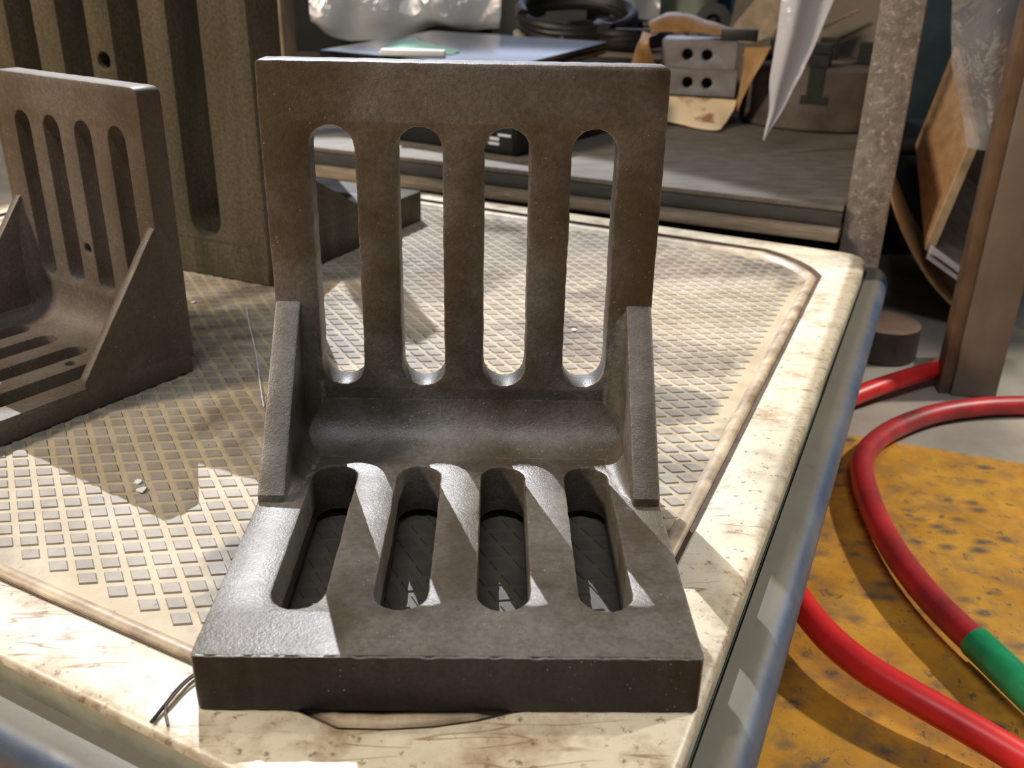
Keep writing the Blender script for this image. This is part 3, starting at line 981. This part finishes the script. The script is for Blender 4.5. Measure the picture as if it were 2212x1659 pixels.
# ------------------------------------------------------------------ lathe chuck
ck = empty('lathe_chuck', (0.645, 1.305, 0.0402))
tag(ck, 'worn round lathe chuck with dark jaws lying beside the rack leg', 'chuck')
CR = 0.125
obj('chuck_body', lathe([(0, 0), (CR - .004, 0), (CR, .004), (CR, .091), (CR - .004, .095), (.035, .095), (.030, .09), (0, .09)], 56), CHUCK, ck)
for k in range(4):
    a = R(-112 + 90 * k)
    mj = Matrix.Rotation(a, 4, 'Z')
    bm = newbox(CR * .35, CR + .0008, -0.0115, 0.0115, 0.050, 0.0956, mx=mj)
    box(bm, CR * .35, CR + .0010, -0.0195, 0.0195, 0.043, 0.055, mx=mj)
    obj('jaw_slot', bm, CHUCKDARK, ck, 0)
    if k == 0 or k == 1 or k == 2 or k == 3:
        bm = newbox(CR * .40, CR * .92, -0.0145, 0.0145, 0.0958, 0.112, mx=mj, bev=.001)
        box(bm, CR * .40, CR * .70, -0.0145, 0.0145, 0.112, 0.127, mx=mj, bev=.001)
        obj('jaw', bm, CHUCKDARK, ck, 0)

cd = empty('card_sheet', (0, 0, 0))
tag(cd, 'large greyish card sheet leaning behind the lathe chuck', 'card')
obj('panel', sheet([[(0.54, 1.58, 0.047), (0.70, 1.52, 0.047), (0.86, 1.46, 0.047)], [(0.56, 1.62, 0.17), (0.72, 1.56, 0.155), (0.88, 1.50, 0.165)],
                    [(0.60, 1.66, 0.36), (0.76, 1.60, 0.36), (0.92, 1.54, 0.36)]], 0.003, 4, 0.004, 3, 9), CARD, cd, 60)
obj('fold', tube([(0.575, 1.565, 0.12), (0.66, 1.54, 0.150), (0.76, 1.51, 0.205)], 0.0022, 8, 4), CARTON_EDGE, cd)
tag(obj('paper_sheet', sheet([[(0.505, 1.42, 0.15), (0.545, 1.40, 0.155), (0.58, 1.39, 0.165)], [(0.53, 1.44, 0.19), (0.57, 1.43, 0.20), (0.61, 1.42, 0.21)], [(0.57, 1.46, 0.23), (0.60, 1.45, 0.25), (0.64, 1.44, 0.26)]],
                        0.0008, 4, 0.003, 3, 20), simple('tan_paper', (0.46, 0.36, 0.25), 0.7)), 'tan paper sheet standing behind the hanging milky film', 'paper')

# milky film strip hanging in front of the chuck
tag(obj('film_strip', sheet([[(0.478, 1.0, 0.32), (0.50, 0.99, 0.32), (0.53, 1.004, 0.32), (0.565, 1.0, 0.32)],
                             [(0.477, 1.0, 0.235), (0.497, 0.988, 0.235), (0.52, 1.006, 0.235), (0.543, 1.0, 0.235)],
                             [(0.477, 1.0, 0.180), (0.492, 0.990, 0.180), (0.513, 1.005, 0.180), (0.528, 1.0, 0.180)],
                             [(0.475, 1.0, 0.138), (0.487, 0.993, 0.135), (0.502, 1.003, 0.135), (0.512, 1.0, 0.135)],
                             [(0.479, 1.0, 0.096), (0.484, 0.997, 0.094), (0.490, 1.001, 0.094), (0.495, 1.0, 0.094)],
                             [(0.4765, 1.0, 0.060), (0.477, 0.999, 0.0595), (0.4775, 1.0, 0.0595), (0.478, 1.0, 0.060)]], 0.0004, 4, 0.0012, 5, 40), STRIP, smooth=80),
    'pointed milky plastic strip hanging down in front of the chuck', 'plastic strip')

# ------------------------------------------------------------------ right side: post, carton, film
po = empty('steel_post', (0.615, 0.634, -0.15))
tag(po, 'grey brown square steel post standing on the floor at right', 'post')
po.rotation_euler = (0, 0, R(-12))
obj('post_shaft', newbox(0.0, 0.046, 0.0, 0.03, 0.0, 0.9, bev=0.0015), POSTM, po)
obj('edge_strip', newbox(-0.0125, -0.0002, 0.004, 0.028, 0.0, 0.9, bev=0.001), POSTEDGE, po, label='rust brown edge strip')

carton = empty('carton', (0, 0, 0))
tag(carton, 'open brown carton tilted behind the post with dark inside', 'carton')
c0 = Vector((0.656, 0.85, -0.045))
cw = Vector((0.686, 0.85, 0.098))
cf = Vector((0.790, 0.85, -0.130))
dd = Vector((0.10, 0.31, 0.075))


def quad_slab(a, b, c, d, th):
    n_ = (b - a).cross(d - a).normalized() * th
    bm = bmesh.new()
    lo = [bm.verts.new(p) for p in (a, b, c, d)]
    hi = [bm.verts.new(p + n_) for p in (a, b, c, d)]
    bm.faces.new(lo[::-1])
    bm.faces.new(hi)
    for i in range(4):
        bm.faces.new((lo[i], lo[(i + 1) % 4], hi[(i + 1) % 4], hi[i]))
    return bm


rt = cw + (cf - c0)
e1 = (cw - c0).normalized()
e2 = (cf - c0).normalized()
obj('side_wall', quad_slab(c0, c0 + dd, cw + dd, cw, 0.006), CARTON, carton, 0)
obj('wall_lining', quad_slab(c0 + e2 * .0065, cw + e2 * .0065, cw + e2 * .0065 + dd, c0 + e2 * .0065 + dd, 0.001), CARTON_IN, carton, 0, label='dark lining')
obj('bottom_wall', quad_slab(c0, cf, cf + dd, c0 + dd, 0.006), CARTON, carton, 0)
obj('bottom_lining', quad_slab(c0 + e1 * .0075, cf + e1 * .0075, cf + e1 * .0075 + dd, c0 + e1 * .0075 + dd, 0.001), simple('carton_floor', (0.27, 0.21, 0.16), 0.7), carton, 0)
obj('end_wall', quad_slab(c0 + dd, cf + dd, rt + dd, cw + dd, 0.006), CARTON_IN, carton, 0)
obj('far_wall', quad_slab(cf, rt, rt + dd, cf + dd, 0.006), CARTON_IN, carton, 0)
obj('wall_edge', quad_slab(c0 - dd * .012, cw - dd * .012, cw - dd * .012 + e2 * .012, c0 - dd * .012 + e2 * .012, 0.002), CARTON_EDGE, carton, 0, label='pale cut edge')
fs = c0 + e2 * .004 - dd * .03 - e1 * .006
obj('foam_strip', quad_slab(fs, fs + (cf - c0) * .9, fs + (cf - c0) * .9 + e1 * .017, fs + e1 * .017, 0.006), FOAM, carton, 0, label='white foam edge strip')
obj('foam_strip', quad_slab(fs + e1 * .009 - dd * .02, fs + (cf - c0) * .9 + e1 * .009 - dd * .02, fs + (cf - c0) * .9 + e1 * .0115 - dd * .02, fs + e1 * .0115 + e2 * .012 - dd * .02, 0.002), DARK, carton, 0, label='dark gap line')

ven = empty('veneer_sheet', (0, 0, 0))
tag(ven, 'curved tan cardboard sheet under the tilted carton', 'cardboard')
fr = [(0.585, 0.845, 0.075), (0.592, 0.845, 0.045), (0.606, 0.845, 0.008), (0.632, 0.845, -0.036), (0.668, 0.845, -0.083), (0.706, 0.845, -0.118), (0.745, 0.845, -0.1435)]
fr2 = [(p[0] + .085 * (1 - .2 * i / 6), p[1] + .26, p[2] + (.045 - .045 * (i / 6) ** 2)) for i, p in enumerate(fr)]
obj('sheet', sheet([fr, [tuple((Vector(a) + Vector(b)) / 2) for a, b in zip(fr, fr2)], fr2], 0.003, 3), CARTON, ven, 60)

tag(obj('clear_wrap', sheet([[(0.60, 0.83, 0.42), (0.66, 0.82, 0.42), (0.72, 0.835, 0.42), (0.80, 0.82, 0.42)],
                             [(0.612, 0.825, 0.30), (0.66, 0.80, 0.30), (0.72, 0.82, 0.30), (0.81, 0.80, 0.30)],
                             [(0.622, 0.82, 0.235), (0.665, 0.795, 0.235), (0.725, 0.81, 0.22), (0.82, 0.79, 0.22)],
                             [(0.638, 0.82, 0.165), (0.675, 0.79, 0.16), (0.73, 0.80, 0.15), (0.82, 0.79, 0.15)],
                             [(0.668, 0.82, 0.092), (0.69, 0.795, 0.090), (0.735, 0.80, 0.098), (0.82, 0.79, 0.105)]], 0, 5, 0.014, 11, 13), CLEAR, smooth=80),
    'clear plastic wrap hanging over the tilted carton at right', 'plastic wrap')
tag(obj('dark_cloth', sheet([[(0.74, 1.21, 0.40), (0.82, 1.20, 0.40), (0.92, 1.22, 0.40)], [(0.74, 1.21, 0.2), (0.82, 1.20, 0.2), (0.92, 1.22, 0.2)],
                             [(0.755, 1.22, 0.06), (0.83, 1.21, 0.06), (0.92, 1.23, 0.06)]], 0.003, 3, 0.008, 4, 20), TEAL), 'dark teal cloth hanging between rack leg and carton', 'cloth')
shade_root = empty('shade_box', (0, 0, 0))  # dark box standing in for the shade under the shelf
tag(shade_root, 'black box added as shade under the shelf behind the curved cardboard sheet', 'bin')
obj('shade_body', newbox(0.60, 1.00, 1.18, 1.45, -0.15, 0.015, bev=0.004), DARK, shade_root)
obj('shade_lip', newbox(0.595, 1.005, 1.175, 1.455, 0.015, 0.027, bev=0.003), DARK, shade_root)

# ------------------------------------------------------------------ floor items
dk = empty('steel_disc', (0.580, 0.754, -0.15))
tag(dk, 'thick rusty steel disc lying on the floor behind the cart corner', 'disc')
obj('disc_body', lathe([(0, 0), (.040, 0), (.042, .002), (.042, .0395), (0, .0395)], 40), DISCSIDE, dk)
obj('top_face', lathe([(0, .0396), (.0408, .0396), (.0414, .0404), (.0408, .0412), (0, .0412)], 40), RUSTDISC, dk, label='brown rusty top face')
bp = empty('anchor_block', (0, 0, -0.15))
tag(bp, 'grey steel anchor block with bolt beside the post foot', 'anchor')
bmx = Matrix.Translation((0.612, 0.695, 0)) @ Matrix.Rotation(R(-25), 4, 'Z')
obj('plate', newbox(0.014, 0.06, 0.0, 0.06, 0.0, 0.036, mx=bmx, bev=0.0015), GREYPLATE, bp)
obj('bolt', lathe([(0, 0), (.0035, 0), (.0035, .012), (.0055, .012), (.0055, .017), (.003, .017), (.003, .024), (0, .024)], 6, bmx @ Matrix.Translation((0.024, 0.012, 0.0362))), CHROME, bp)

h1 = empty('air_hose', (0, 0, 0))
tag(h1, 'grimy red air hose looping on the floor with a green taped joint', 'hose')
zc = -0.1385
p1 = [(0.80, 0.575), (0.712, 0.587), (0.669, 0.588), (0.622, 0.583), (0.568, 0.566), (0.515, 0.532), (0.476, 0.493), (0.450, 0.452), (0.436, 0.403), (0.428, 0.353), (0.425, 0.302), (0.428, 0.257), (0.434, 0.224), (0.4395, 0.203)]
zz = [zc] * 5 + [zc + .001, zc + .003] + [zc + .005] * 7
obj('hose', tube([(a, b, z) for (a, b), z in zip(p1, zz)], 0.0100, 16, 8), HOSE_DIRTY, h1)
obj('taped_joint', tube([(0.4385, 0.207, zc + .005), (0.442, 0.194, zc + .005), (0.447, 0.172, zc + .005), (0.453, 0.150, zc + .005), (0.464, 0.128, zc + .004), (0.485, 0.105, zc + .002)], 0.0112, 16, 8), GREEN_TAPE, h1, label='glossy green tape')
h2 = empty('air_hose', (0, 0, 0))
tag(h2, 'clean bright red air hose running under the cart to the metal fitting', 'hose')
p2 = [(0.6135, 0.668, -0.132), (0.58, 0.6495, -0.132), (0.527, 0.618, -0.133), (0.477, 0.587, -0.137), (0.41, 0.53, -0.139), (0.36, 0.44, -0.139), (0.335, 0.35, -0.135),
      (0.327, 0.29, -0.127), (0.3275, 0.242, -0.124), (0.335, 0.203, -0.124), (0.349, 0.174, -0.125), (0.369, 0.150, -0.126), (0.389, 0.131, -0.128), (0.404, 0.117, -0.130), (0.420, 0.103, -0.133), (0.440, 0.085, -0.137), (0.465, 0.055, -0.139)]
obj('hose', tube(p2, 0.0098, 16, 8), HOSE, h2)
fx = Vector((0.6135, 0.668, -0.132))
fd = Vector((0.034, 0.019, 0.001)).normalized()
fm = Matrix.Translation(fx - fd * .004) @ fd.to_track_quat('Z', 'Y').to_matrix().to_4x4()
obj('ferrule', lathe([(0, 0), (.0105, 0), (.0115, .002), (.0115, .010), (.0085, .0115), (.0085, .016), (.012, .017), (.012, .021), (0, .021)], 12, fm), CHROME, h2, label='nickel ferrule')

# ------------------------------------------------------------------ small loose things on the cart
tag(obj('wire_scrap', tube([(0.004, 0.030, 0.0016), (-0.0055, 0.0195, 0.0016), (-0.0098, 0.0105, 0.0020), (-0.0122, 0.0016, 0.0018), (-0.0150, -0.0075, 0.0011)], 0.0008, 8, 8), BLACK), 'short black wire under the left corner of the front plate', 'wire')
tag(obj('wire_scrap', tube([(0.004, 0.026, 0.0014), (-0.0060, 0.0160, 0.0026), (-0.0106, 0.0040, 0.0024), (-0.0115, -0.0010, 0.0016), (-0.0080, -0.0090, 0.0010)], 0.0006, 8, 8), simple('brown_wire', (0.10, 0.055, 0.04), 0.5)), 'thin brown wire curling beside the black wire', 'wire')
tag(obj('thread', tube([(-0.0982, 0.4816, -0.0041), (-0.0867, 0.4424, -0.0041), (-0.0673, 0.3826, -0.0041), (-0.0499, 0.3226, -0.0041), (-0.0387, 0.285, -0.0041)], 0.00045, 6, 8), INK), 'thin white thread lying on the mat beside the front plate', 'thread')
for (x, y), lab in zip(((-0.0881, 0.1844), (-0.0825, 0.1752), (-0.1475, 0.4937), (0.1822, 0.4385)),
                       ('larger white paint flake on the mat at lower left', 'tiny white paint flake just below the larger flake', 'pale paint flake on the mat beside the left angle plate', 'pale paint flake seen through the rightmost upright slot')):
    r_ = 0.0026 if 'larger' in lab else 0.0018
    poly = [(r_ * (1 + .35 * random.uniform(-1, 1)) * math.cos(a), r_ * 1.2 * (1 + .35 * random.uniform(-1, 1)) * math.sin(a)) for a in [2 * math.pi * i / 7 for i in range(7)]]
    tag(obj('paint_flake', prism(poly, Matrix.Translation((x, y, -0.0044)), 0.0006), WHITE, smooth=0), lab, 'flake', 'paint flakes on the mat')
gb = empty('grey_board', (0, 0, 0))
tag(gb, 'grey board standing behind the copper rod handle', 'board')
obj('board_panel', newbox(0.10, 0.34, 2.27, 2.28, 0.0402, 0.30, bev=0.001), CARD, gb)
